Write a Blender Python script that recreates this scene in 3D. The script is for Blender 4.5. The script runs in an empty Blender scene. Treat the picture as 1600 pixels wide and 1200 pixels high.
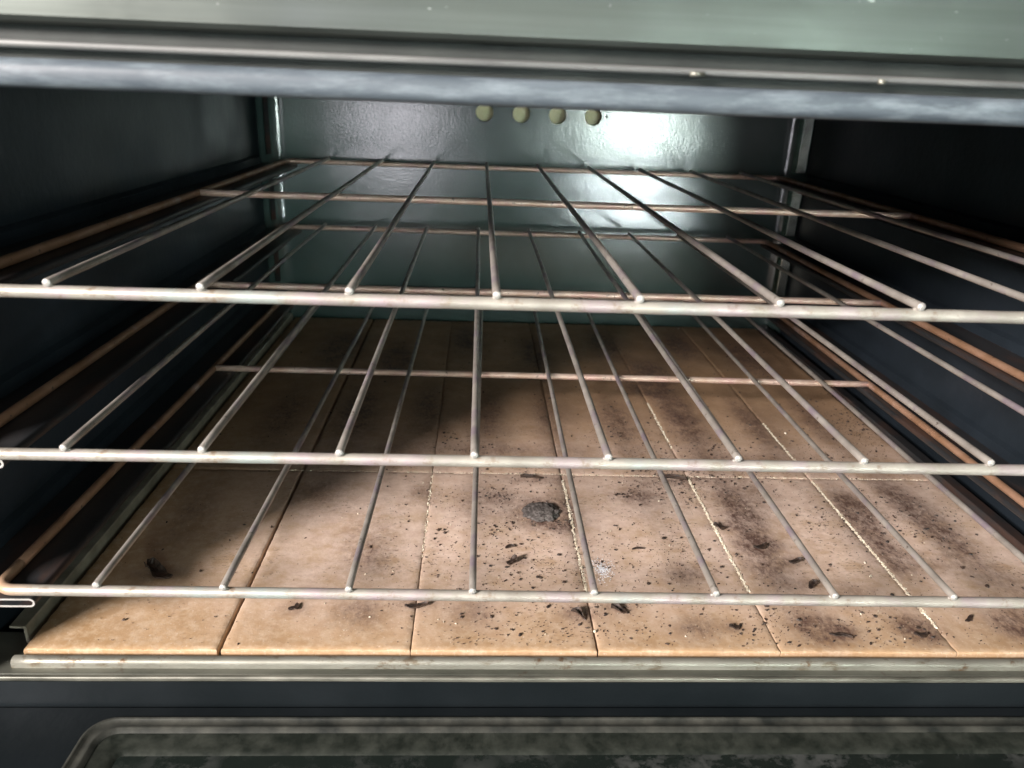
import bpy, bmesh, math, random
from mathutils import Vector, Matrix, noise
random.seed(7)
S = bpy.context.scene
COL = S.collection

# ------------------------------------------------------------------ camera
cam_d = bpy.data.cameras.new('camera'); cam = bpy.data.objects.new('camera', cam_d); COL.objects.link(cam)
Rv = Vector((0.9985313, -0.0387141, 0.0378995))          # camera right in the world
Fv = Vector((0.0497197, 0.9327011, -0.3572066))          # camera forward
Uv = Vector((-0.0215200, 0.3585664, 0.9332562))          # camera up
m = Matrix.Identity(4)
for i in range(3):
    m[i][0] = Rv[i]; m[i][1] = Uv[i]; m[i][2] = -Fv[i]; m[i][3] = (-0.0626966, -0.2819101, 0.0715881)[i]
cam.matrix_world = m
cam_d.sensor_width = 36; cam_d.lens = 26.736; cam_d.clip_start = 0.01; cam_d.clip_end = 100
cam_d.dof.use_dof = True; cam_d.dof.focus_distance = 0.42; cam_d.dof.aperture_fstop = 13
S.camera = cam

# ------------------------------------------------------------------ world and lamps
W = bpy.data.worlds.new('World'); S.world = W; W.use_nodes = True
wn = W.node_tree.nodes; wl = W.node_tree.links
bg = wn['Background']
tc = wn.new('ShaderNodeTexCoord'); nz = wn.new('ShaderNodeTexNoise'); nz.inputs['Scale'].default_value = 1.3
nz.inputs['Detail'].default_value = 1
cr = wn.new('ShaderNodeValToRGB')
cr.color_ramp.elements[0].position = 0.38; cr.color_ramp.elements[0].color = (0.07, 0.085, 0.08, 1)
cr.color_ramp.elements[1].position = 0.68; cr.color_ramp.elements[1].color = (0.40, 0.50, 0.46, 1)
wl.new(tc.outputs['Generated'], nz.inputs['Vector']); wl.new(nz.outputs['Fac'], cr.inputs['Fac'])
wl.new(cr.outputs['Color'], bg.inputs['Color']); bg.inputs['Strength'].default_value = 0.18

def area(name, loc, target, sx, sy, power, color, spread=180):
    l = bpy.data.lights.new(name, 'AREA'); l.shape = 'RECTANGLE'; l.size = sx; l.size_y = sy
    l.energy = power; l.color = color; l.spread = math.radians(spread)
    o = bpy.data.objects.new(name, l); COL.objects.link(o); o.location = loc
    o.rotation_euler = (Vector(target) - Vector(loc)).to_track_quat('-Z', 'Y').to_euler()
    return o
# daylight from the kitchen's left side, the bright window behind on the right, plus an added weak lamp behind for a rear-wall reflection
area('window_left', (-1.60, -1.50, 0.80), (0.05, 0.2, -0.15), 0.44, 0.46, 165, (1.0, 0.93, 0.90))
area('window_right', (0.60, -2.0, 0.12), (0.10, 0.57, 0.0), 0.17, 0.46, 2.2, (0.84, 1.0, 0.93), 60)
area('floor_glint', (0.62, -2.0, -0.39), (0.10, 0.57, 0.0), 0.18, 0.12, 1.1, (0.85, 0.97, 1.0), 60)
area('reflection_lamp', (-0.42, -2.0, 0.0), (-0.15, 0.57, 0.0), 0.24, 0.6, .6, (0.95, 0.93, 1.0), 60)
area('ceiling_glow', (0.1, -1.0, 1.2), (0.0, 0.1, -0.1), 1.0, 0.35, 2.5, (1.0, 0.93, 0.90))

S.view_settings.view_transform = 'Standard'; S.view_settings.look = 'None'
S.view_settings.exposure = 0; S.view_settings.gamma = 1; S.view_settings.use_curve_mapping = False
S.render.engine = 'CYCLES'

# ------------------------------------------------------------------ material helpers
class Mat:
    def __init__(s, name):
        s.m = bpy.data.materials.new(name); s.m.use_nodes = True
        s.n = s.m.node_tree.nodes; s.l = s.m.node_tree.links; s.b = s.n['Principled BSDF']
        s.pos = s.n.new('ShaderNodeTexCoord').outputs['Object']
    def set(s, **k):
        for a, v in k.items():
            s.b.inputs[a.replace('_', ' ')].default_value = (v + (1,)) if isinstance(v, tuple) else v
        return s
    def noise(s, scale, detail=3, rough=.55, stretch=None, kind='noise', off=0):
        v = s.pos
        if stretch or off:
            mp = s.n.new('ShaderNodeMapping'); s.l.new(v, mp.inputs['Vector'])
            if stretch: mp.inputs['Scale'].default_value = stretch
            mp.inputs['Location'].default_value = (off, off * .7, off * 1.3)
            v = mp.outputs[0]
        if kind == 'voronoi':
            t = s.n.new('ShaderNodeTexVoronoi'); t.inputs['Scale'].default_value = scale
            s.l.new(v, t.inputs['Vector']); return t.outputs['Distance']
        t = s.n.new('ShaderNodeTexNoise'); t.inputs['Scale'].default_value = scale
        t.inputs['Detail'].default_value = detail; t.inputs['Roughness'].default_value = rough
        s.l.new(v, t.inputs['Vector']); return t.outputs['Fac']
    def ramp(s, f, a, b, ca=(0, 0, 0), cb=(1, 1, 1)):
        r = s.n.new('ShaderNodeValToRGB'); e = r.color_ramp.elements
        e[0].position = a; e[1].position = b; e[0].color = tuple(ca) + (1,); e[1].color = tuple(cb) + (1,)
        s.l.new(f, r.inputs['Fac']); return r.outputs['Color']
    def mix(s, f, a, b, kind='MIX'):
        x = s.n.new('ShaderNodeMix'); x.data_type = 'RGBA'; x.blend_type = kind
        for sock, v in ((x.inputs[0], f), (x.inputs[6], a), (x.inputs[7], b)):
            if isinstance(v, tuple): sock.default_value = v + (1,)
            elif isinstance(v, (int, float)): sock.default_value = v
            else: s.l.new(v, sock)
        return x.outputs[2]
    def math(s, op, a, b=0.5, clamp=False):
        x = s.n.new('ShaderNodeMath'); x.operation = op; x.use_clamp = clamp
        for sock, v in ((x.inputs[0], a), (x.inputs[1], b)):
            if isinstance(v, (int, float)): sock.default_value = v
            else: s.l.new(v, sock)
        return x.outputs[0]
    def attr(s, name):
        a = s.n.new('ShaderNodeAttribute'); a.attribute_name = name; return a.outputs['Fac']
    def color(s, c): s.l.new(c, s.b.inputs['Base Color']); return s
    def rough(s, c): s.l.new(c, s.b.inputs['Roughness']); return s
    def bump(s, h, strength=.3, dist=.001):
        b = s.n.new('ShaderNodeBump'); b.inputs['Strength'].default_value = strength; b.inputs['Distance'].default_value = dist
        s.l.new(h, b.inputs['Height']); s.l.new(b.outputs[0], s.b.inputs['Normal']); return s

# dark glossy enamel of the cavity, with orange-peel ripple
def enamel(name, ca, cb, r0, r1, bump=.25, scale=170, spec=.55):
    M = Mat(name); M.color(M.ramp(M.noise(9, 4), .35, .7, ca, cb))
    M.rough(M.ramp(M.noise(14, 3, off=3), .3, .7, (r0,)*3, (r1,)*3))
    h = M.mix(.25, M.noise(scale, 3), M.ramp(M.noise(60, 2, off=9), .3, .8))
    M.bump(h, bump, .0012)
    M.set(Specular_IOR_Level=spec)
    return M.m
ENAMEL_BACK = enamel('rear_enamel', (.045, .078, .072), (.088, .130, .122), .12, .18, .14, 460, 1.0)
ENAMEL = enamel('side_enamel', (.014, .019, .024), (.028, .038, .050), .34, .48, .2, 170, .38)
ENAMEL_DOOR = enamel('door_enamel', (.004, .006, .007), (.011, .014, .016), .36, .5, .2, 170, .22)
M = Mat('lip_enamel')
c = M.ramp(M.noise(40, 5, .6, (.25, 1, 1)), .35, .7, (.060, .074, .088), (.10, .12, .138))
c = M.mix(M.ramp(M.noise(210, 6, .7, (.22, 1, 1.2), off=5), .45, .72), c, (.175, .205, .225))
c = M.mix(M.ramp(M.noise(30, 3, .5, (.12, 1, 3), off=8), .62, .74), c, (.22, .17, .19))
M.color(c); M.set(Roughness=.52); M.bump(M.noise(400, 3), .2, .0004); LIP = M.m
M = Mat('brushed_steel')
c = M.ramp(M.noise(90, 6, .7, (.02, 1, 1)), .3, .75, (.080, .090, .080), (.125, .138, .125))
c = M.mix(M.ramp(M.noise(500, 3, .6, (.35, 1, 1), off=3), .72, .78), c, (.5, .52, .5))
M.color(c); M.set(Metallic=.85, Roughness=.42); M.rough(M.ramp(M.noise(16, 5, .65, (.6, 1, 1)), .35, .65, (.30,)*3, (.55,)*3))
M.bump(M.noise(900, 3, .6, (.01, 1, 1)), .12, .0003); STEEL = M.m
M = Mat('trim_rail_metal'); M.color(M.ramp(M.noise(50, 4, .6, (.2, 1, 1)), .35, .7, (.08, .08, .078), (.20, .20, .19)))
M.set(Metallic=.2, Roughness=.5); RAIL = M.m
M = Mat('rubber_gasket'); M.color(M.ramp(M.noise(60), .3, .7, (.012, .014, .012), (.028, .032, .028))); M.set(Roughness=.7); GASKET = M.m
M = Mat('tray_steel')
c = M.ramp(M.noise(70, 5, .6, (.3, 1, 1)), .3, .72, (.20, .195, .16), (.34, .33, .28))
c = M.mix(M.ramp(M.noise(75, 5, .7, off=4), .60, .68), c, (.12, .07, .035))
c = M.mix(M.ramp(M.noise(110, 6, .75, (.5, 1, 1), off=14), .54, .64), c, (.16, .13, .09))
M.color(c); M.set(Metallic=.5); M.rough(M.ramp(M.noise(60, 4), .3, .7, (.34,)*3, (.62,)*3)); M.bump(M.noise(500, 3), .15, .0003); TRAY = M.m
M = Mat('sill_steel')
c = M.ramp(M.noise(45, 6, .65, (.35, 1, 1)), .32, .7, (.07, .074, .060), (.17, .17, .14))
c = M.mix(M.ramp(M.noise(60, 5, .7, off=6), .60, .70), c, (.07, .05, .035))
M.color(c); M.set(Metallic=.45, Roughness=.45); M.bump(M.noise(300, 4), .2, .0004); SILL = M.m
M = Mat('edge_steel'); M.color(M.ramp(M.noise(60, 4, .6, (.3, 1, 1)), .35, .65, (.07, .07, .055), (.30, .29, .24))); M.set(Metallic=.5, Roughness=.42); EDGE = M.m
M = Mat('glint_strip_metal'); M.color(M.ramp(M.noise(90, 3), .3, .7, (.45, .5, .45), (.75, .8, .74))); M.set(Metallic=1.0, Roughness=.16); GLINT_METAL = M.m
M = Mat('yellow_insulation'); M.color(M.ramp(M.noise(300, 3), .3, .7, (.80, .78, .46), (.90, .88, .60))); M.set(Roughness=.9); INSUL = M.m
M = Mat('hole_wall'); M.color(M.ramp(M.noise(200, 3), .3, .7, (.07, .06, .02), (.13, .11, .04))); M.set(Roughness=.7); HOLEWALL = M.m
M = Mat('guide_metal')
c = M.ramp(M.noise(60, 4, .6, (1, .2, 1)), .35, .7, (.022, .024, .026), (.045, .042, .042))
c = M.mix(M.ramp(M.noise(45, 4, .6, (1, .3, 1), off=4), .52, .64), c, (.065, .040, .032))
M.color(c); M.set(Roughness=.42, Metallic=.2); M.bump(M.noise(350, 3), .25, .0004); GUIDE = M.m

def rod_mat(name, a, b, c2, rust=.55, metallic=.55, rough=.38):
    M = Mat(name)
    c = M.ramp(M.noise(55, 4), .35, .68, a, b)
    c = M.mix(M.ramp(M.noise(38, 4, .6, off=7), rust, rust + .14), c, c2)
    c = M.mix(M.ramp(M.noise(220, 4, .7, off=2), .62, .72), c, (.10, .075, .06))
    M.color(c); M.set(Metallic=metallic); M.rough(M.ramp(M.noise(80, 3), .3, .7, (rough - .08,)*3, (rough + .12,)*3))
    M.bump(M.noise(260, 4, .6), .25, .0005); return M.m
ROD_FRONT = rod_mat('nickel_rod', (.62, .58, .51), (.78, .75, .68), (.62, .53, .56), .55, .35, .36)
ROD_SIDE = rod_mat('heat_tinted_rod', (.36, .20, .115), (.50, .30, .20), (.56, .42, .38), .58, .4, .42)
ROD_CROSS = rod_mat('copper_tinted_rod', (.52, .36, .27), (.66, .53, .45), (.55, .36, .32), .5, .4, .40)
ROD_WIRE = rod_mat('rack_wire', (.27, .24, .21), (.42, .385, .34), (.27, .22, .245), .5, .35, .42)
ROD_END = rod_mat('cut_wire_end', (.40, .38, .35), (.52, .50, .46), (.42, .38, .40), .6, .3, .4)

# ------------------------------------------------------------------ mesh helpers
def link(name, bm, mats, parent=None, smooth=True, bevel=0, seg=2):
    bmesh.ops.recalc_face_normals(bm, faces=bm.faces)
    me = bpy.data.meshes.new(name); bm.to_mesh(me); bm.free()
    for mm in (mats if isinstance(mats, (list, tuple)) else [mats]): me.materials.append(mm)
    o = bpy.data.objects.new(name, me); COL.objects.link(o)
    if parent: o.parent = parent
    if bevel:
        b = o.modifiers.new('b', 'BEVEL'); b.width = bevel; b.segments = seg; b.limit_method = 'ANGLE'; b.angle_limit = .6
    if smooth:
        for p in me.polygons: p.use_smooth = True
        if not bevel: pass
    return o
def empty(name, loc, label, cat, group=None):
    o = bpy.data.objects.new(name, None); COL.objects.link(o); o.location = loc
    tag(o, label, cat, group); o.empty_display_size = .02; return o
def tag(o, label, cat, group=None, kind=None):
    o['label'] = label; o['category'] = cat
    if group: o['group'] = group
    if kind: o['kind'] = kind
def box(bm, x0, x1, y0, y1, z0, z1, mi=0):
    v = [bm.verts.new((x, y, z)) for x in (x0, x1) for y in (y0, y1) for z in (z0, z1)]
    for f in ((0, 1, 3, 2), (4, 6, 7, 5), (0, 4, 5, 1), (2, 3, 7, 6), (0, 2, 6, 4), (1, 5, 7, 3)):
        bm.faces.new([v[i] for i in f]).material_index = mi
def tube(bm, pts, r, n=12, closed=False, mi=0, end_mi=None, rj=0.0):
    P = [Vector(p) for p in pts]; N = len(P); rings = []
    ref = Vector((0, 0, 1))
    for i, p in enumerate(P):
        a = P[(i - 1) % N] if (closed or i > 0) else p
        b = P[(i + 1) % N] if (closed or i < N - 1) else p
        t = (b - a).normalized(); x = t.cross(ref)
        if x.length < 1e-4: x = t.cross(Vector((1, 0, 0)))
        x.normalize(); y = x.cross(t).normalized()
        rr = r * (1 + rj * (noise.noise(p * 90) ))
        rings.append([bm.verts.new(p + x * rr * math.cos(k * 2 * math.pi / n) + y * rr * math.sin(k * 2 * math.pi / n)) for k in range(n)])
    for i in range(N if closed else N - 1):
        A, B = rings[i], rings[(i + 1) % N]
        for k in range(n):
            bm.faces.new((A[k], A[(k + 1) % n], B[(k + 1) % n], B[k])).material_index = mi
    if not closed:
        for R_, s_, q in ((rings[0], -1, 0), (rings[-1], 1, -1)):
            t = (P[1] - P[0]).normalized() * -1 if q == 0 else (P[-1] - P[-2]).normalized()
            c0 = P[q]
            R2 = [bm.verts.new(c0 + (v.co - c0) * .78 + t * r * .28) for v in R_]
            for k in range(n):
                bm.faces.new((R_[k], R_[(k + 1) % n], R2[(k + 1) % n], R2[k])).material_index = mi if end_mi is None else end_mi
            bm.faces.new(R2).material_index = mi if end_mi is None else end_mi
def extrude_profile(bm, prof, axis, a, b, closed=True, n=1, mi=0, cap=True):
    """prof = points in the plane across the axis; axis 'x' -> (y,z), 'y' -> (x,z)"""
    rows = []
    for i in range(n + 1):
        t = a + (b - a) * i / n
        rows.append([bm.verts.new((t, p[0], p[1]) if axis == 'x' else (p[0], t, p[1])) for p in prof])
    m_ = len(prof)
    for i in range(n):
        for k in range(m_ if closed else m_ - 1):
            bm.faces.new((rows[i][k], rows[i][(k + 1) % m_], rows[i + 1][(k + 1) % m_], rows[i + 1][k])).material_index = mi
    if cap and closed:
        bm.faces.new(rows[0]); bm.faces.new(rows[-1])
def rprof(x0, x1, z0, z1, r, n=5):
    out = []
    for cx, cz, a0 in ((x1 - r, z1 - r, 0), (x0 + r, z1 - r, 90), (x0 + r, z0 + r, 180), (x1 - r, z0 + r, 270)):
        for i in range(n + 1):
            a = math.radians(a0 + 90 * i / n); out.append((cx + r * math.cos(a), cz + r * math.sin(a)))
    return out

# ------------------------------------------------------------------ the oven
oven = empty('oven', (0, 0, -.2), 'open dark enamelled oven with brushed steel front panel above its cavity', 'oven')
OZ = .2      # parts are modelled in world coordinates, then shifted under the empty
def opart(name, bm, mats, parent=None, **k):
    for v in bm.verts: v.co.z += 0 if parent and parent is not oven else OZ
    return link(name, bm, mats, parent or oven, **k)
XW, YB, ZC = .292, .578, .104

# rear wall with four round vent holes
bm = bmesh.new()
holes = [-.0579, -.0185, .0205, .0589]; hz = .0512; hr = .0093
zs0, zs1 = hz - .0145, hz + .0145
box(bm, -XW, XW, YB, YB + .003, -.205, zs0)
box(bm, -XW, XW, YB, YB + .003, zs1, ZC + .004)
box(bm, -XW, -.0776, YB, YB + .003, zs0, zs1); box(bm, .0786, XW, YB, YB + .003, zs0, zs1)
edges = [-.0776, -.0382, .001, .0397, .0786]
for hx, x0, x1 in zip(holes, edges[:-1], edges[1:]):
    n = 40; ci = []; co = []
    for k in range(n):
        a = 2 * math.pi * k / n + math.pi / 4; dx, dz = math.cos(a), math.sin(a)
        ci.append(bm.verts.new((hx + hr * dx, YB, hz + hr * dz)))
        s_ = 1 / max(abs(dx), abs(dz)); ux, uz = dx * s_, dz * s_
        co.append(bm.verts.new((hx + (ux * (x1 - hx) if ux > 0 else -ux * (x0 - hx)), YB, hz + uz * .0145)))
    for k in range(n): bm.faces.new((ci[k], ci[(k + 1) % n], co[(k + 1) % n], co[k]))
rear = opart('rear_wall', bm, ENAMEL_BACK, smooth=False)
for hx in holes:
    bm = bmesh.new(); n = 32
    A = [bm.verts.new((hx + hr * math.cos(2 * math.pi * k / n), YB + .0005, hz + OZ + hr * math.sin(2 * math.pi * k / n))) for k in range(n)]
    B = [bm.verts.new((v.co.x, YB + .014, v.co.z)) for v in A]
    for k in range(n): bm.faces.new((A[k], A[(k + 1) % n], B[(k + 1) % n], B[k])).material_index = 0
    bm.faces.new(B).material_index = 1
    h = link('vent_hole', bm, [HOLEWALL, INSUL], rear); h['label'] = 'round vent hole with yellowish lining'
    h.data.polygons[-1].use_smooth = False
bm = bmesh.new(); box(bm, .0725, .0742, YB - .0012, YB + .0005, .050 + OZ, .0535 + OZ)
link('screw_hole', bm, GASKET, rear)
# ceiling and floor of the cavity
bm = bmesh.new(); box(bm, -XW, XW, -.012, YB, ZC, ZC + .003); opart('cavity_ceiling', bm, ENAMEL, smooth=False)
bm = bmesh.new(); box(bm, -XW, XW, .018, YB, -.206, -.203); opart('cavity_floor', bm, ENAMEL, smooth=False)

# side walls: sheet with a shallow embossed groove line above each rack level
levels = [-.0063, -.0743, -.1423]
for s_ in (-1, 1):
    bm = bmesh.new()
    zsq = [-.206]
    prof = [(-.206, 0)]
    for zl in reversed(levels):
        prof += [(zl - .016, 0), (zl - .013, -.0035), (zl + .0065, -.0035), (zl + .0085, 0)]
    prof += [(ZC + .003, 0)]
    # columns along y, emboss fades at the ends
    ys = [-.012, .006, .012, .545, .551, YB]; am = [0, 0, 1, 1, 0, 0]
    rows = []
    for y, k in zip(ys, am):
        rows.append([bm.verts.new((s_ * (XW + d * k), y, z)) for z, d in prof])
    back = []
    for i in range(len(ys) - 1):
        for j in range(len(prof) - 1): bm.faces.new((rows[i][j], rows[i][j + 1], rows[i + 1][j + 1], rows[i + 1][j]))
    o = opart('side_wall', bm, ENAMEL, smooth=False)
    so = o.modifiers.new('s', 'SOLIDIFY'); so.thickness = .0015; so.offset = 1 if s_ > 0 else 1
    # rear corner: coved enamel strip and an added metal strip imitating its bright reflections
    bm = bmesh.new(); r = .022
    pr = [(s_ * (XW - r + r * math.sin(math.radians(a))), YB - r + r * math.cos(math.radians(a)) - .0004) for a in range(0, 91, 6)]
    A = [bm.verts.new((x, y, -.203)) for x, y in pr]; B = [bm.verts.new((x, y, ZC)) for x, y in pr]
    for k in range(len(A) - 1): bm.faces.new((A[k], A[k + 1], B[k + 1], B[k]))
    opart('corner_cove', bm, ENAMEL_BACK)
    for zl0, zl1 in ((.002, ZC), (-.066, -.016), (-.134, -.084)):  # gaps between the pieces stand in for ledge shadows
        bm = bmesh.new()
        x0, x1 = XW - (.015 if s_ > 0 else .011), XW - (.002 if s_ > 0 else .008)
        pr = [(x0, .562), (x0 + .0035, .5555), (x1, .5535), (x1, .562)]
        A = [bm.verts.new((s_ * x, y, zl0)) for x, y in pr]; B = [bm.verts.new((s_ * x, y, zl1)) for x, y in pr]
        for k in range(len(A)): bm.faces.new((A[k], A[(k + 1) % len(A)], B[(k + 1) % len(A)], B[k]))
        bm.faces.new(A); bm.faces.new(B)
        opart('corner_glint_strip', bm, GLINT_METAL if s_ > 0 else GUIDE, smooth=False, bevel=.0006)
    # folded sheet guides that carry the racks
    for zl in levels:
        bm = bmesh.new(); t = .0009; h = .0044; xi, xo = .2525, XW - .0037
        outer = [(xo, zl)] + [(xi + h / 2 - h / 2 * math.sin(math.radians(a)), zl - h / 2 + h / 2 * math.cos(math.radians(a))) for a in range(0, 181, 20)] + [(xo - .006, zl - h)]
        hi = h - 2 * t
        inner = [(xo - .006, zl - h + t)] + [(xi + h / 2 - hi / 2 * math.sin(math.radians(a)), zl - h / 2 + hi / 2 * math.cos(math.radians(a))) for a in range(180, -1, -20)] + [(xo, zl - t)]
        prof = [(s_ * x, z) for x, z in outer + inner]; k = len(outer); m_ = len(prof)
        A = [bm.verts.new((x, .002, z)) for x, z in prof]; B = [bm.verts.new((x, .553, z)) for x, z in prof]
        for i in range(m_): bm.faces.new((A[i], A[(i + 1) % m_], B[(i + 1) % m_], B[i]))
        for R_ in (A, B):
            for i in range(k - 1):
                f = bm.faces.new((R_[i], R_[i + 1], R_[m_ - 2 - i], R_[m_ - 1 - i])); f.material_index = 1
        opart('rack_guide', bm, [GUIDE, ROD_END], smooth=False)

# steel front: panel, dark seal, trim rail, rounded enamel lip
def bar(name, y0, y1, z0, z1, r, mat, x0=-.36, x1=.36, n=60, wob=.0):
    bm = bmesh.new(); extrude_profile(bm, rprof(y0, y1, z0, z1, r), 'x', x0, x1, n=n)
    if wob:
        for v in bm.verts:
            v.co.z += wob * noise.noise(Vector((v.co.x * 9, z0 * 50, 0)))
            v.co.y += wob * noise.noise(Vector((v.co.x * 11, z0 * 50, 7)))
    return opart(name, bm, mat)
bm = bmesh.new()
pr = [(-.0200, .0852), (-.0325, .0852), (-.0342, .0858), (-.0350, .0872), (-.0352, .10), (-.0352, .24), (-.0200, .24)]
extrude_profile(bm, pr, 'x', -.36, .36, n=8)
opart('front_panel', bm, STEEL, smooth=False)
bar('door_seal', -.0285, -.014, .0748, .0856, .001, GASKET)
rail = bar('trim_rail', -.0335, -.0262, .0786, .0808, .0010, RAIL, wob=.0003)
for x, w in ((.001, .0045), (.060, .002)):
    bm = bmesh.new(); extrude_profile(bm, rprof(-.0346, -.0330, .0783 + OZ, .0798 + OZ, .0006), 'x', x, x + w)
    link('rail_rivet', bm, EDGE, rail)
bar('cavity_lip', -.0345, -.0105, .0675, .0758, .0034, LIP, wob=.0004)
bm = bmesh.new(); box(bm, -.36, .36, -.0115, -.0095, .070, ZC + .003); opart('lip_return', bm, ENAMEL, smooth=False)

# bottom frame: flat sill, its bright edge, the dark face below it, and the jambs either side
bm = bmesh.new(); box(bm, -.36, .36, .0012, .03, -.1862, -.1826); opart('frame_sill', bm, SILL, smooth=False, bevel=.0004)
bar('sill_edge', -.0012, .0010, -.1850, -.1824, .0009, EDGE, wob=.0002)
bm = bmesh.new(); box(bm, -.36, .36, .0004, .016, -.215, -.1863); opart('frame_face', bm, ENAMEL_DOOR, smooth=False)
for s_ in (-1, 1):
    bm = bmesh.new(); a, b = sorted((s_ * (XW + .002), s_ * .36)); box(bm, a, b, -.008, .02, -.182, .0745)
    opart('frame_jamb', bm, ENAMEL_DOOR, smooth=False, bevel=.002)

# door, let down flat: enamel liner, raised window frame, glass
door = empty('door', (0, 0, 0), '', ''); del door['label'], door['category']; door.parent = oven
def dpart(name, bm, mats, **k):
    for v in bm.verts: v.co.z += OZ
    return link(name, bm, mats, door, **k)
DZ = -.2
def rrect(x0, x1, y0, y1, r, n=8):
    return [(a, b) for a, b in rprof(x0, x1, y0, y1, r, n)]
def ring_strip(bm, loops):       # loops: list of (rect args, z); joined one to the next
    L = [[bm.verts.new((x, y, z)) for x, y in rrect(*a)] for a, z in loops]
    for A, B in zip(L[:-1], L[1:]):
        m_ = len(A)
        for i in range(m_): bm.faces.new((A[i], A[(i + 1) % m_], B[(i + 1) % m_], B[i]))
wx, wy0, wy1 = .232, -.34, -.0072
bm = bmesh.new()
ring_strip(bm, [((-.36, .36, -.47, -.0006, .004), DZ - .012), ((-.36, .36, -.47, -.0006, .004), DZ - .0006), ((-.359, .359, -.469, -.0012, .004), DZ),
                ((-wx, wx, wy0, wy1, .012), DZ)])
dpart('door_liner', bm, ENAMEL_DOOR, smooth=False)
bm = bmesh.new()
i_ = lambda d: (-wx + d, wx - d, wy0 + d, wy1 - d, max(.012 - d * .5, .003))
ring_strip(bm, [(i_(-.0004), DZ - .0005), (i_(.0004), DZ + .0009), (i_(.0011), DZ + .0013), (i_(.0018), DZ + .0009), (i_(.0026), DZ + .0001), (i_(.0048), DZ + .0001),
                (i_(.006), DZ + .0009), (i_(.0066), DZ + .0007), (i_(.0085), DZ - .0006)])
M = Mat('window_frame_metal'); c = M.ramp(M.noise(60, 5, .6), .35, .68, (.014, .016, .014), (.06, .06, .05)); M.color(c); M.set(Metallic=.1, Roughness=.45); M.bump(M.noise(300, 3), .2, .0004)
dpart('window_frame', bm, M.m)
bm = bmesh.new()
ring_strip(bm, [(i_(.0083), DZ - .0008), (i_(.0155), DZ - .0018), (i_(.0175), DZ - .0022), (i_(.019), DZ - .0032)])
M = Mat('inner_frame'); c = M.ramp(M.noise(90, 6, .7), .38, .66, (.010, .013, .010), (.040, .044, .036)); M.color(c); M.set(Metallic=.2, Roughness=.4); M.bump(M.noise(300, 3), .3, .0004)
dpart('inner_border', bm, M.m)
bm = bmesh.new(); box(bm, -wx + .018, wx - .018, wy0 + .018, wy1 - .018, DZ - .0065, DZ - .0030)
M = Mat('stained_glass_pane')
f = M.noise(70, 7, .72, (.8, 1, 1)); f2 = M.noise(13, 4, .6, off=14)
msk = M.math('MULTIPLY', M.ramp(f, .47, .56), M.ramp(f2, .42, .60))
c = M.mix(msk, (.010, .014, .012), (.055, .058, .055))
M.color(c); M.rough(M.mix(msk, (.22, .22, .22), (.6, .6, .6))); M.bump(f, .25, .0005); M.set(Specular_IOR_Level=.4)
dpart('glass', bm, M.m, smooth=False)

# ------------------------------------------------------------------ tray under the tiles
M = Mat('pale_rim'); M.color(M.ramp(M.noise(60, 4), .35, .7, (.24, .22, .17), (.42, .39, .31))); M.set(Roughness=.5, Metallic=.2); RIM = M.m  # left side rim, paler than the rest of the tray
tray = empty('baking_tray', (0, .01, -.19), 'flat stainless steel tray under the firebrick tiles on the oven floor', 'tray')
def tpart(name, bm, mat, **k):
    for v in bm.verts: v.co.y -= .01; v.co.z += .19
    return link(name, bm, mat, tray, **k)
bm = bmesh.new(); box(bm, -.2755, .2755, .010, .572, -.1925, -.1908); tpart('tray_base', bm, TRAY, smooth=False)
bm = bmesh.new(); extrude_profile(bm, rprof(.0048, .0100, -.1870, -.1783, .0022), 'x', -.2712, .2740, n=50)
for v in bm.verts: v.co.z += .0003 * noise.noise(Vector((v.co.x * 14, 2, 0)))
tpart('front_rim', bm, TRAY)
for s_ in (-1, 1):
    bm = bmesh.new(); pr = [(.2722, -.1915), (.2722, -.1740), (.2727, -.1732), (.2800, -.1730), (.2800, -.1742), (.2737, -.1744), (.2737, -.1915)]
    extrude_profile(bm, [(s_ * x, z) for x, z in pr], 'y', .022, .570, n=4)
    tpart('side_rim', bm, RIM if s_ < 0 else GUIDE, smooth=False)

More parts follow.
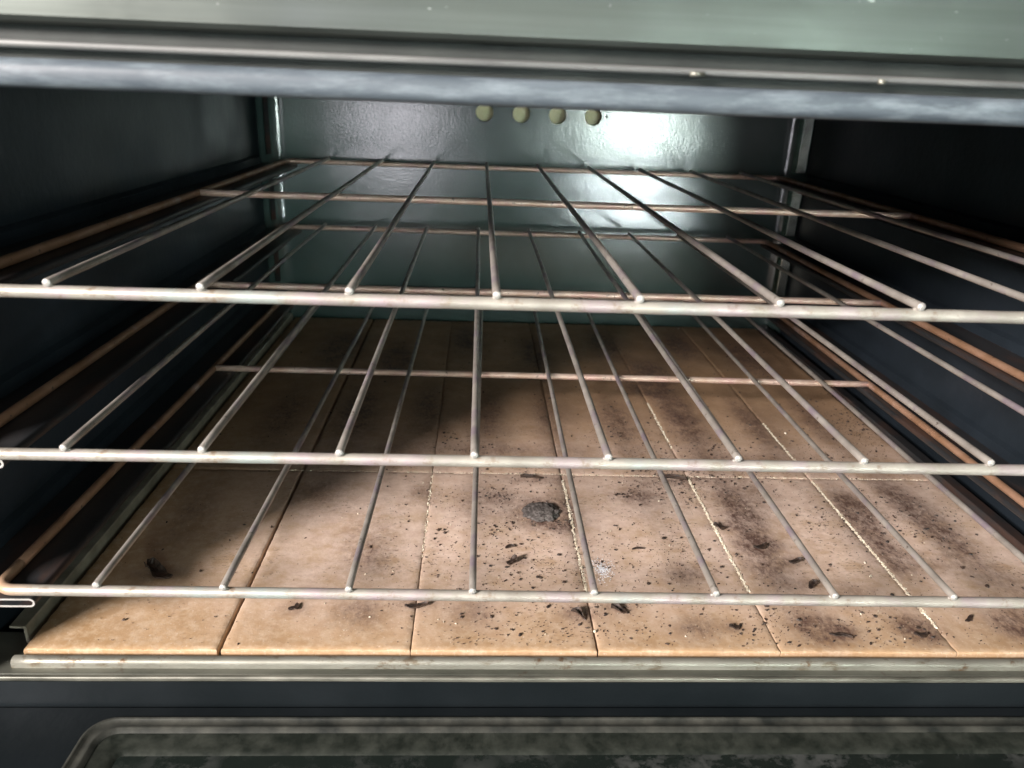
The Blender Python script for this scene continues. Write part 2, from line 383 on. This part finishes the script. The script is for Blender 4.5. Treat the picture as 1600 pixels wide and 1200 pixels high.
# ------------------------------------------------------------------ firebrick tiles
def blotch_at(x, y):  # sum of dark oval blotches, many of them in lines under the wires
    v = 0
    for bx, by, sx, sy, a in BLOTCHES:
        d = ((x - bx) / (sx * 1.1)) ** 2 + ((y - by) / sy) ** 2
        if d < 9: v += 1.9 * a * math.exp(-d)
    # the shade over the deeper rows is painted separately, as a brown tint
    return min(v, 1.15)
BLOTCHES = [(-.119, .040, .013, .012, .5), (-.060, .041, .012, .012, .45), (-.003, .040, .012, .010, .25), (.053, .030, .010, .010, .55), (.117, .030, .013, .013, .75), (.169, .031, .010, .012, .8), (.224, .034, .014, .014, .8),
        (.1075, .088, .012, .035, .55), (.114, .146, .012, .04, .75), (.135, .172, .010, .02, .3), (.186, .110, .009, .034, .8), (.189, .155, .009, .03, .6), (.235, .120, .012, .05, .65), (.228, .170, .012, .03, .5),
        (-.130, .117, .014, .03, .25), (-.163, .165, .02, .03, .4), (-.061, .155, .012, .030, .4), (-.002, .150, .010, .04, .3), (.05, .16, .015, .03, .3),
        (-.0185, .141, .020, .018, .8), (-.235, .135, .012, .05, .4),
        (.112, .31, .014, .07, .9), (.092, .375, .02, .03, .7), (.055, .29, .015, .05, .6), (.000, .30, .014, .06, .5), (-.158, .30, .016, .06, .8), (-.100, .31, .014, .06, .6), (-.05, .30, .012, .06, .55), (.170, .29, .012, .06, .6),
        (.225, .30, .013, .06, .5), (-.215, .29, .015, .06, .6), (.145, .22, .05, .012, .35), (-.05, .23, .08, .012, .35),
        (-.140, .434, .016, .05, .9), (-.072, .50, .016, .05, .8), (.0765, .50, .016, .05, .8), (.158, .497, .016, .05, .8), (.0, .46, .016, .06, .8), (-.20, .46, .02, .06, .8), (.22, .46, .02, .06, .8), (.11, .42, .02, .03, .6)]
BLOTCHES += [(x, y, sx, sy, .42) for x, y, sx, sy in ((-.231, .072, .012, .006), (-.151, .043, .007, .006), (-.09, .047, .011, .006), (-.037, .087, .008, .005), (-.007, .041, .008, .006), (.016, .045, .009, .006),
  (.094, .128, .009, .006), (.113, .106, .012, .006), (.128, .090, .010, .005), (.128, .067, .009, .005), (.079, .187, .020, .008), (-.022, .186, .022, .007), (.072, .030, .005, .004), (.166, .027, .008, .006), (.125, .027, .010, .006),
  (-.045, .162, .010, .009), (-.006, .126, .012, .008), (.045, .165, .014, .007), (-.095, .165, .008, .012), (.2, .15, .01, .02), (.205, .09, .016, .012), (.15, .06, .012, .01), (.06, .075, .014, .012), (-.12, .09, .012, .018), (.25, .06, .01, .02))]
M = Mat('firebrick')
so = M.attr('dark_blotch'); deep = M.attr('depth_shade')
base = M.ramp(M.noise(26, 5, .6), .33, .70, (.37, .225, .105), (.50, .33, .185))
base = M.mix(M.ramp(M.noise(160, 5, .7, off=3), .45, .75), base, (.58, .44, .30))
base = M.mix(M.math('MULTIPLY', M.attr('dusty'), M.ramp(M.noise(45, 6, .7, off=21), .22, .55)), base, M.ramp(M.noise(130, 5, .7, off=23), .35, .7, (.60, .435, .345), (.78, .615, .51)))
base = M.mix(deep, base, M.ramp(M.noise(30, 4, off=13), .35, .7, (.30, .175, .095), (.47, .295, .175)))  # painted shade: tiles turn darker brown towards the back
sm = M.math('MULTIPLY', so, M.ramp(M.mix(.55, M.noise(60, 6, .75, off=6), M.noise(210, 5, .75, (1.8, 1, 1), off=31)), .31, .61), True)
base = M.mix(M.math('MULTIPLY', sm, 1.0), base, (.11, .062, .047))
# fine pepper of burnt dust and pale dust
pep = M.ramp(M.noise(420, 3, .6, (.7, 1.6, 1), off=8), .58, .68)
pm = M.math('MULTIPLY', pep, M.ramp(M.noise(30, 3, .6, off=5), .46, .66))
base = M.mix(M.math('MULTIPLY', pm, M.math('ADD', M.attr('dusty'), .15)), base, (.12, .075, .055))
base = M.mix(M.math('MULTIPLY', M.ramp(M.noise(700, 2, .6, off=18), .66, .72), .5), base, (.75, .66, .55))
M.color(base); M.rough(M.ramp(M.noise(70, 4, .6, off=2), .3, .7, (.50,)*3, (.72,)*3)); M.set(Specular_IOR_Level=.45)
M.bump(M.mix(.45, M.noise(380, 5, .7), M.noise(60, 3, .6)), .45, .0007)
FIRE = M.m
xs = [-.2695, -.1802, -.0903, -.0004, .0897, .1787, .2690]
yr = [.0122, .1938, .3860, .5705]
TL = [
 ['tan firebrick tile in the front left corner with a large black flake on it', 'tan front tile with a wide dark joint on its left side',
  'front tile holding a grey lump of ash near its back edge', 'front tile with a white powder smudge beside its crumbly left joint',
  'front tile with the most black flakes scattered on it, right of the middle', 'dark-blotched front tile in the front right corner, cut by the picture edge'],
 ['shaded brown tile at the left end of the middle row', 'brown tile second from the left in the middle row', 'brown middle row tile directly behind the tile with the ash lump',
  'brown middle row tile directly behind the tile with white powder', 'middle row tile second from the right, with a pale line in its right joint', 'greyish tile at the right end of the middle row'],
 ['dark tile in the back left corner below the racks', 'dark brown back row tile second from the left', 'dark brown back row tile third from the left', 'dark brown back row tile third from the right',
  'dark back row tile second from the right with a dark patch', 'dark tile in the back right corner below the racks']]
for r in range(3):
    for c_ in range(6):
        g0 = .0012 if c_ == 1 else (.0006 if c_ in (3,) else .00015); g1 = .0008 if c_ == 0 else .00015
        x0, x1, y0, y1 = xs[c_] + g0, xs[c_ + 1] - g1, yr[r] + .0002, yr[r + 1] - .0002
        cx, cy = (x0 + x1) / 2, (y0 + y1) / 2
        dz = random.uniform(-.0004, .0004); tx = random.uniform(-.0022, .0022); ty = random.uniform(-.0016, .0016)
        bm = bmesh.new(); la3 = bm.verts.layers.float.new('dusty'); lay = bm.verts.layers.float.new('dark_blotch'); la2 = bm.verts.layers.float.new('depth_shade')
        # stations: fine grid with narrow worn chamfer
        def st(a, b, n, ch=.0006):
            return [a, a + ch * .35, a + ch] + [a + ch + (b - a - 2 * ch) * i / n for i in range(1, n)] + [b - ch, b - ch * .35, b]
        X = st(x0, x1, 42); Y = st(y0, y1, 76); nx, ny = len(X), len(Y)
        def drop(i, n): return .0006 if i in (0, n - 1) else (.0002 if i in (1, n - 2) else 0)
        G = []
        for j, y in enumerate(Y):
            row = []
            for i, x in enumerate(X):
                d = max(drop(i, nx), drop(j, ny))
                e = min(i, nx - 1 - i, j, ny - 1 - j)
                wear = (abs(noise.noise(Vector((x * 300, y * 300, r)))) * .0011 if e <= 2 else 0)
                z = -.1780 + dz * .5 + tx * (x - cx) + ty * (y - cy) - d - wear + .00012 * noise.noise(Vector((x * 45, y * 45, 3)))
                v = bm.verts.new((x - cx + random.uniform(-1, 1) * .00008 * (e < 3), y - cy, z + .178))
                v[lay] = blotch_at(x, y); v[la2] = min(1, max(0, (y - .15) / .20)) * .75 + (.10 if y > .2 else 0)
                v[la3] = max(0, min(1, (y - .004) / .07)) * max(0, min(1, (x + .27) / .12)) * max(0, min(1, (.36 - y) / .12))
                row.append(v)
            G.append(row)
        for j in range(ny - 1):
            for i in range(nx - 1): bm.faces.new((G[j][i], G[j][i + 1], G[j + 1][i + 1], G[j + 1][i]))
        border = [G[0][i] for i in range(nx)] + [G[j][-1] for j in range(1, ny)] + [G[-1][i] for i in range(nx - 2, -1, -1)] + [G[j][0] for j in range(ny - 2, 0, -1)]
        low = []
        for v in border:
            w = bm.verts.new((v.co.x, v.co.y, -.0126)); w[lay] = v[lay]; w[la2] = v[la2]; low.append(w)
        n = len(border)
        for k in range(n): bm.faces.new((border[k], low[k], low[(k + 1) % n], border[(k + 1) % n]))
        bm.faces.new(low)
        # keep one continuous pattern: shader coordinates follow the object, so shift the texture by tile
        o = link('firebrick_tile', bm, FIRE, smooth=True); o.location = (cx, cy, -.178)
        tag(o, TL[r][c_], 'tile', 'firebrick tiles laid on the tray')

# pale crumbling grit packed in the joints, and a lit tile edge drawn with it
M = Mat('grit_and_lit_edge'); M.color(M.ramp(M.noise(300, 3), .3, .7, (.55, .46, .33), (.82, .76, .62))); M.set(Roughness=.85); GRIT_AND_EDGE = M.m
bm = bmesh.new()
def chip(bm, x, y, z, s, flat=.5, mi=0, seed=None):
    k = random.randint(5, 7); a0 = random.random() * 6.28; el = random.uniform(.25, .9)
    top = []; bot = []
    ca, sa = math.cos(a0), math.sin(a0)
    for i in range(k):
        a = 2 * math.pi * i / k; r = s * random.uniform(.6, 1.1)
        px, py = r * math.cos(a), r * math.sin(a) * el
        X_, Y_ = px * ca - py * sa, px * sa + py * ca
        bot.append(bm.verts.new((x + X_, y + Y_, z - .0001))); top.append(bm.verts.new((x + X_ * .7, y + Y_ * .7, z + s * flat * random.uniform(.5, 1.2))))
    for i in range(k): bm.faces.new((bot[i], bot[(i + 1) % k], top[(i + 1) % k], top[i])).material_index = mi
    bm.faces.new(top).material_index = mi
for xi, ya, yb, n, off in ((3, .05, .185, 600, .0006), (4, .06, .191, 800, 0), (4, .24, .33, 260, 0), (5, .03, .19, 1000, 0), (5, .20, .29, 450, 0), (2, .09, .19, 160, 0)):
    for _ in range(n):
        y = random.uniform(ya, yb); chip(bm, xs[xi] + off + random.gauss(0, .00045), y, -.1783 + random.uniform(0, .0005), random.uniform(.0003, .0006), .7)
for _ in range(900):  # this row of pale chips stands in for the lit tile edge
    x = random.uniform(-.19, .262); chip(bm, x, .1937 + random.gauss(0, .0004), -.1783 + random.uniform(0, .0004), random.uniform(.00025, .0005), .7)
for _ in range(60):
    x = random.uniform(-.15, .22); y = random.uniform(.02, .19); chip(bm, x, y, -.1778, random.uniform(.0003, .0007), .7)
for x, y, s in ((.135, .302, .0012), (.19, .27, .0012), (.1737, .561, .0016), (.0, .026, .0014), (.165, .075, .0010), (.168, .088, .0009), (.2, .05, .0009)):
    chip(bm, x, y, -.1776, s, .8)
g = link('grit_and_lit_edge', bm, GRIT_AND_EDGE, smooth=False); tag(g, 'cream coloured grit packed in the tile joints and sprinkled around, with a row standing in for a lit tile edge', 'grit', kind='stuff')

# burnt crumbs strewn over the tiles
M = Mat('charred_food'); M.color(M.ramp(M.noise(300, 4), .35, .7, (.014, .009, .007), (.075, .045, .030))); M.set(Roughness=.6); M.bump(M.noise(600, 4), .5, .0005); CHAR = M.m
bm = bmesh.new(); R2 = random.Random(11)
centres = [(R2.uniform(-.1, .26), R2.uniform(.02, .3)) for _ in range(26)]
cnt = 0
while cnt < 9000:
    if random.random() < .5: x, y = random.uniform(-.265, .265), .014 + .5 * random.random() ** 1.3
    else:
        q = random.choice(centres); x, y = random.gauss(q[0], .018), random.gauss(q[1], .018)
    if not (-.265 < x < .265 and .016 < y < .56): continue
    dens = .22 + .78 * min(1, max(0, (x + .15) / .12))
    if random.random() > dens: continue
    s = .00018 + .00025 * random.random() + .0013 * random.random() ** 12
    chip(bm, x, y, -.1778, s, .45); cnt += 1
for q in ((-.0446, .1617), (-.0217, .130), (-.006, .128), (.04, .165), (-.045, .12), (-.0217, .1886), (.08, .190)):
    for _ in range(26): chip(bm, random.gauss(q[0], .006), random.gauss(q[1], .0045), -.1778, random.uniform(.0003, .0012), .4)
g = link('burnt_crumbs', bm, CHAR, smooth=False); tag(g, 'tiny burnt crumbs strewn all over the firebrick tiles', 'crumbs', kind='stuff')

# the larger charred flakes, each one its own thing
def flake(x, y, L, Wd, rot, label, seed, curl=.25, name='charred_flake', mat=None, th=.0007):
    R_ = random.Random(seed); bm = bmesh.new(); n, k = 14, 6; T = []; B = []
    for i in range(n + 1):
        u = i / n; w = Wd * (math.sin(math.pi * min(max(u, .04), .96)) ** .55) * (1 + .45 * noise.noise(Vector((u * 4, seed, 0))) + .08 * R_.uniform(-1, 1))
        sh = .22 * Wd * math.sin(u * 5 + seed)
        rt = []; rb = []
        for j in range(k + 1):
            v_ = j / k - .5
            px = (u - .5) * L + R_.uniform(-1, 1) * L * .01; py = v_ * w + sh
            z = curl * Wd * (abs(v_) * 2) ** 2 * (.5 + .5 * math.sin(u * 4 + seed)) + .10 * Wd * noise.noise(Vector((px * 400, py * 400, seed))) + .04 * Wd
            z = max(z, .0001)
            rt.append(bm.verts.new((px, py, z + th))); rb.append(bm.verts.new((px, py, z)))
        T.append(rt); B.append(rb)
    for i in range(n):
        for j in range(k):
            bm.faces.new((T[i][j], T[i + 1][j], T[i + 1][j + 1], T[i][j + 1])); bm.faces.new((B[i][j], B[i][j + 1], B[i + 1][j + 1], B[i + 1][j]))
        bm.faces.new((T[i][0], B[i][0], B[i + 1][0], T[i + 1][0])); bm.faces.new((T[i][k], T[i + 1][k], B[i + 1][k], B[i][k]))
    bm.faces.new(T[0] + B[0][::-1]); bm.faces.new(T[n][::-1] + B[n])
    o = link(name, bm, mat or CHAR, smooth=False); o.location = (x, y, -.1776); o.rotation_euler[2] = rot
    tag(o, label, 'flake', 'charred flakes lying on the tiles'); return o
flake(-.2310, .0720, .0185, .0078, -.38, 'largest black charred flake, curled, on the front left corner tile', 1, .55)
flake(-.1517, .0430, .0062, .0034, 1.0, 'small charred flake in front of the lowest rack, left of the thin joint', 2)
flake(-.0900, .0450, .0120, .0030, .05, 'flat dark flake across the thin tile joint under the lowest front rod', 3, .5)
flake(-.0392, .0850, .0062, .0040, .1, 'black flake with a point, in front of the ash lump', 4, .8)
flake(-.0398, .1005, .0055, .0024, .2, 'thin dark flake between the ash lump and the pointed black flake', 5)
flake(-.0070, .0395, .0075, .0034, -.7, 'charred flake touching the crumbly joint near the front edge', 6, .6)
flake(.0150, .0425, .0085, .0042, -.25, 'greyish charred flake just right of the crumbly joint near the front', 7, .5)
flake(.0931, .1255, .0080, .0044, -.3, 'burnt flake touching the pale joint below the middle rack rod', 8, .4)
flake(.1115, .1035, .0100, .0036, .3, 'burnt flake with a dark smear between two lowest rack wires', 9, .5)
flake(.1268, .0885, .0082, .0034, .02, 'triangular burnt flake near the second wire from the right', 10, .5)
flake(.1275, .0655, .0078, .0036, .5, 'burnt flake close behind the lowest front rod, left of a wire end', 11, .4)
flake(.0783, .1890, .0190, .0042, -.1, 'long black flake lying along the back edge of a front tile', 12, .4)
flake(-.0217, .1870, .0150, .0034, .05, 'ragged black flake at the back edge, behind the ash lump', 13, .5)
flake(.0720, .0296, .0052, .0030, .1, 'small oval flake near the front edge, right of the middle', 14)
flake(.1667, .0245, .0070, .0032, -.1, 'brown flake at the front edge beside the bright right joint', 15)
flake(.1998, .0374, .0075, .0022, .5, 'slanted thin flake in front of the lowest rod at far right', 16)
flake(.1245, .0235, .0110, .0018, -.35, 'thin curved sliver near the front edge at the end of a dark band', 17)
flake(.0360, .1000, .0070, .0014, .1, 'thin straight sliver right of the crumbly joint, in the middle of its tile', 18)
# lump of ash
bm = bmesh.new(); bmesh.ops.create_icosphere(bm, subdivisions=5, radius=1)
for v in bm.verts:
    p = v.co.copy(); d = 1 + .18 * noise.noise(p * 2.2) + .13 * noise.noise(p * 6) + .07 * noise.noise(p * 14)
    v.co = Vector((p.x * .0112 * d, p.y * .0112 * d, max(p.z, -.15) * .0028 * d))
M = Mat('grey_ash'); M.color(M.mix(M.ramp(M.noise(420, 4, .7), .45, .62), M.ramp(M.noise(160, 4), .35, .7, (.07, .06, .055), (.20, .175, .16)), (.05, .04, .035))); M.set(Roughness=.8); M.bump(M.noise(700, 5, .7), .8, .0008)
o = link('ash_lump', bm, M.m); o.location = (-.0185, .141, -.1774); tag(o, 'round grey lump of burnt ash on the middle front tile', 'ash')
# white powder smudge
bm = bmesh.new(); R2 = random.Random(5)
for _ in range(420):
    a = R2.random() * 6.28; d = abs(R2.gauss(0, .0042)); chip(bm, .0118 + d * math.cos(a), .0800 + d * math.sin(a) * 1.7, -.1778, R2.uniform(.0002, .00055), .25)
M = Mat('white_powder'); M.color(M.ramp(M.noise(300), .3, .7, (.62, .62, .64), (.8, .8, .82))); M.set(Roughness=.9)
o = link('white_powder', bm, M.m, smooth=False); tag(o, 'white powder smudge right of the crumbly joint on a front tile', 'powder', kind='stuff')

# ------------------------------------------------------------------ the three racks
def rack(loc, rot, label, seed, length):
    R_ = random.Random(seed)
    t = empty('oven_rack', loc, label, 'oven rack', 'wire racks stacked in the oven'); t.rotation_euler[2] = rot
    fr, wr = .00248, .00166; zc = -.0037; hw = .264; rad = .008
    pts = []; tagm = []
    def seg(a, b, n): return [tuple(a[i] + (b[i] - a[i]) * k / n for i in range(2)) for k in range(n)]
    def arc(cx, cy, a0, n=6): return [(cx + rad * math.cos(math.radians(a0 + 90 * k / n)), cy + rad * math.sin(math.radians(a0 + 90 * k / n))) for k in range(n)]
    def mk(name, pl, mat, r=fr, wob=.0002):
        bm = bmesh.new()
        P = [(x, y, zc + wob * noise.noise(Vector((x * 6, y * 6, seed)))) for x, y in pl]
        tube(bm, P, r, 14, rj=.05); return link(name, bm, mat, t)
    front = [(-hw, rad + .012), (-hw, rad)] + [(-hw + rad + rad * math.cos(math.radians(180 + 90 * k / 8)), rad + rad * math.sin(math.radians(180 + 90 * k / 8))) for k in range(1, 8)] \
        + seg((-hw + rad, 0), (hw - rad, 0), 60) + [(hw - rad + rad * math.cos(math.radians(270 + 90 * k / 8)), rad + rad * math.sin(math.radians(270 + 90 * k / 8))) for k in range(0, 8)] + [(hw, rad), (hw, rad + .012)]
    mk('front_rod', front, FRONT_BLEND)
    for s_ in (-1, 1):
        mk('side_rod', seg((s_ * hw, rad + .0115), (s_ * hw, length - .0125), 40) + [(s_ * hw, length - .0120)], ROD_SIDE)
    mk('rear_rod', [(-hw, length - .013)] + [(-hw + rad - rad * math.cos(math.radians(90 * k / 8)), length - rad + rad * math.sin(math.radians(90 * k / 8))) for k in range(9)]
       + seg((-hw + rad + .005, length), (hw - rad - .005, length), 40) + [(hw - rad + rad * math.sin(math.radians(90 * k / 8)), length - rad + rad * math.cos(math.radians(90 * k / 8))) for k in range(9)] + [(hw, length - .013)], ROD_CROSS)
    mk('cross_rod', seg((-hw + fr * .7, .2865), (hw - fr * .7, .2865), 40) + [(hw - fr * .7, .2865)], ROD_CROSS)
    for i in range(9):
        bm = bmesh.new(); x = (i - 4) * .055 + R_.uniform(-.0005, .0005); n = 36; P = []
        y0 = -.0016 + R_.uniform(-.0004, .0004); y1 = length + .0012
        for k in range(n + 1):
            y = y0 + (y1 - y0) * k / n
            P.append((x + .0006 * noise.noise(Vector((i * 3.1, y * 5, seed))), y, .0 + .0004 * noise.noise(Vector((i * 1.7, y * 5, seed + 9)))))
        tube(bm, P, wr, 12, mi=0, end_mi=1, rj=.06)
        # weld fillets where the wire crosses the rods
        for yy in (0, .2865, length):
            for s2 in (-1, 1):
                v0 = len(bm.verts)
                r = bmesh.ops.create_icosphere(bm, subdivisions=1, radius=.0011, matrix=Matrix.Translation((x + s2 * wr * .7, yy, -.0016)))
        link('wire', bm, [ROD_WIRE, ROD_END], t)
    return t
# front rod: nickel in the middle, heat tint around the corners
M = Mat('front_rod_nickel')
c = M.ramp(M.noise(45, 4), .35, .68, (.29, .265, .225), (.44, .41, .355))
c = M.mix(M.ramp(M.noise(30, 4, .6, off=7), .52, .66), c, (.38, .30, .32))
c = M.mix(M.ramp(M.noise(24, 4, .6, off=17), .56, .68), c, (.33, .37, .345))
c = M.mix(M.ramp(M.noise(120, 5, .75, off=2), .56, .70), c, (.24, .18, .13))
sx = M.n.new('ShaderNodeSeparateXYZ'); M.l.new(M.pos, sx.inputs[0])
edge = M.math('MULTIPLY', M.math('SUBTRACT', M.math('ABSOLUTE', sx.outputs[0], 0), .245), 60, True)
c = M.mix(edge, c, (.50, .33, .21))
M.color(c); M.set(Metallic=.3, Roughness=.46); M.bump(M.noise(260, 4, .6), .25, .0005); FRONT_BLEND = M.m
rack((0, 0, 0), 0, 'topmost wire rack, nearest to the steel panel, with the thickest pale front rod', 21, .556)
rack((-.0069, .0017, -.068), 0, 'middle wire rack between the topmost rack and the lowest rack', 22, .549)
rack((-.0064, .0029, -.1362), -.0091, 'lowest wire rack just above the tiles, its rounded front left corner showing', 23, .545)
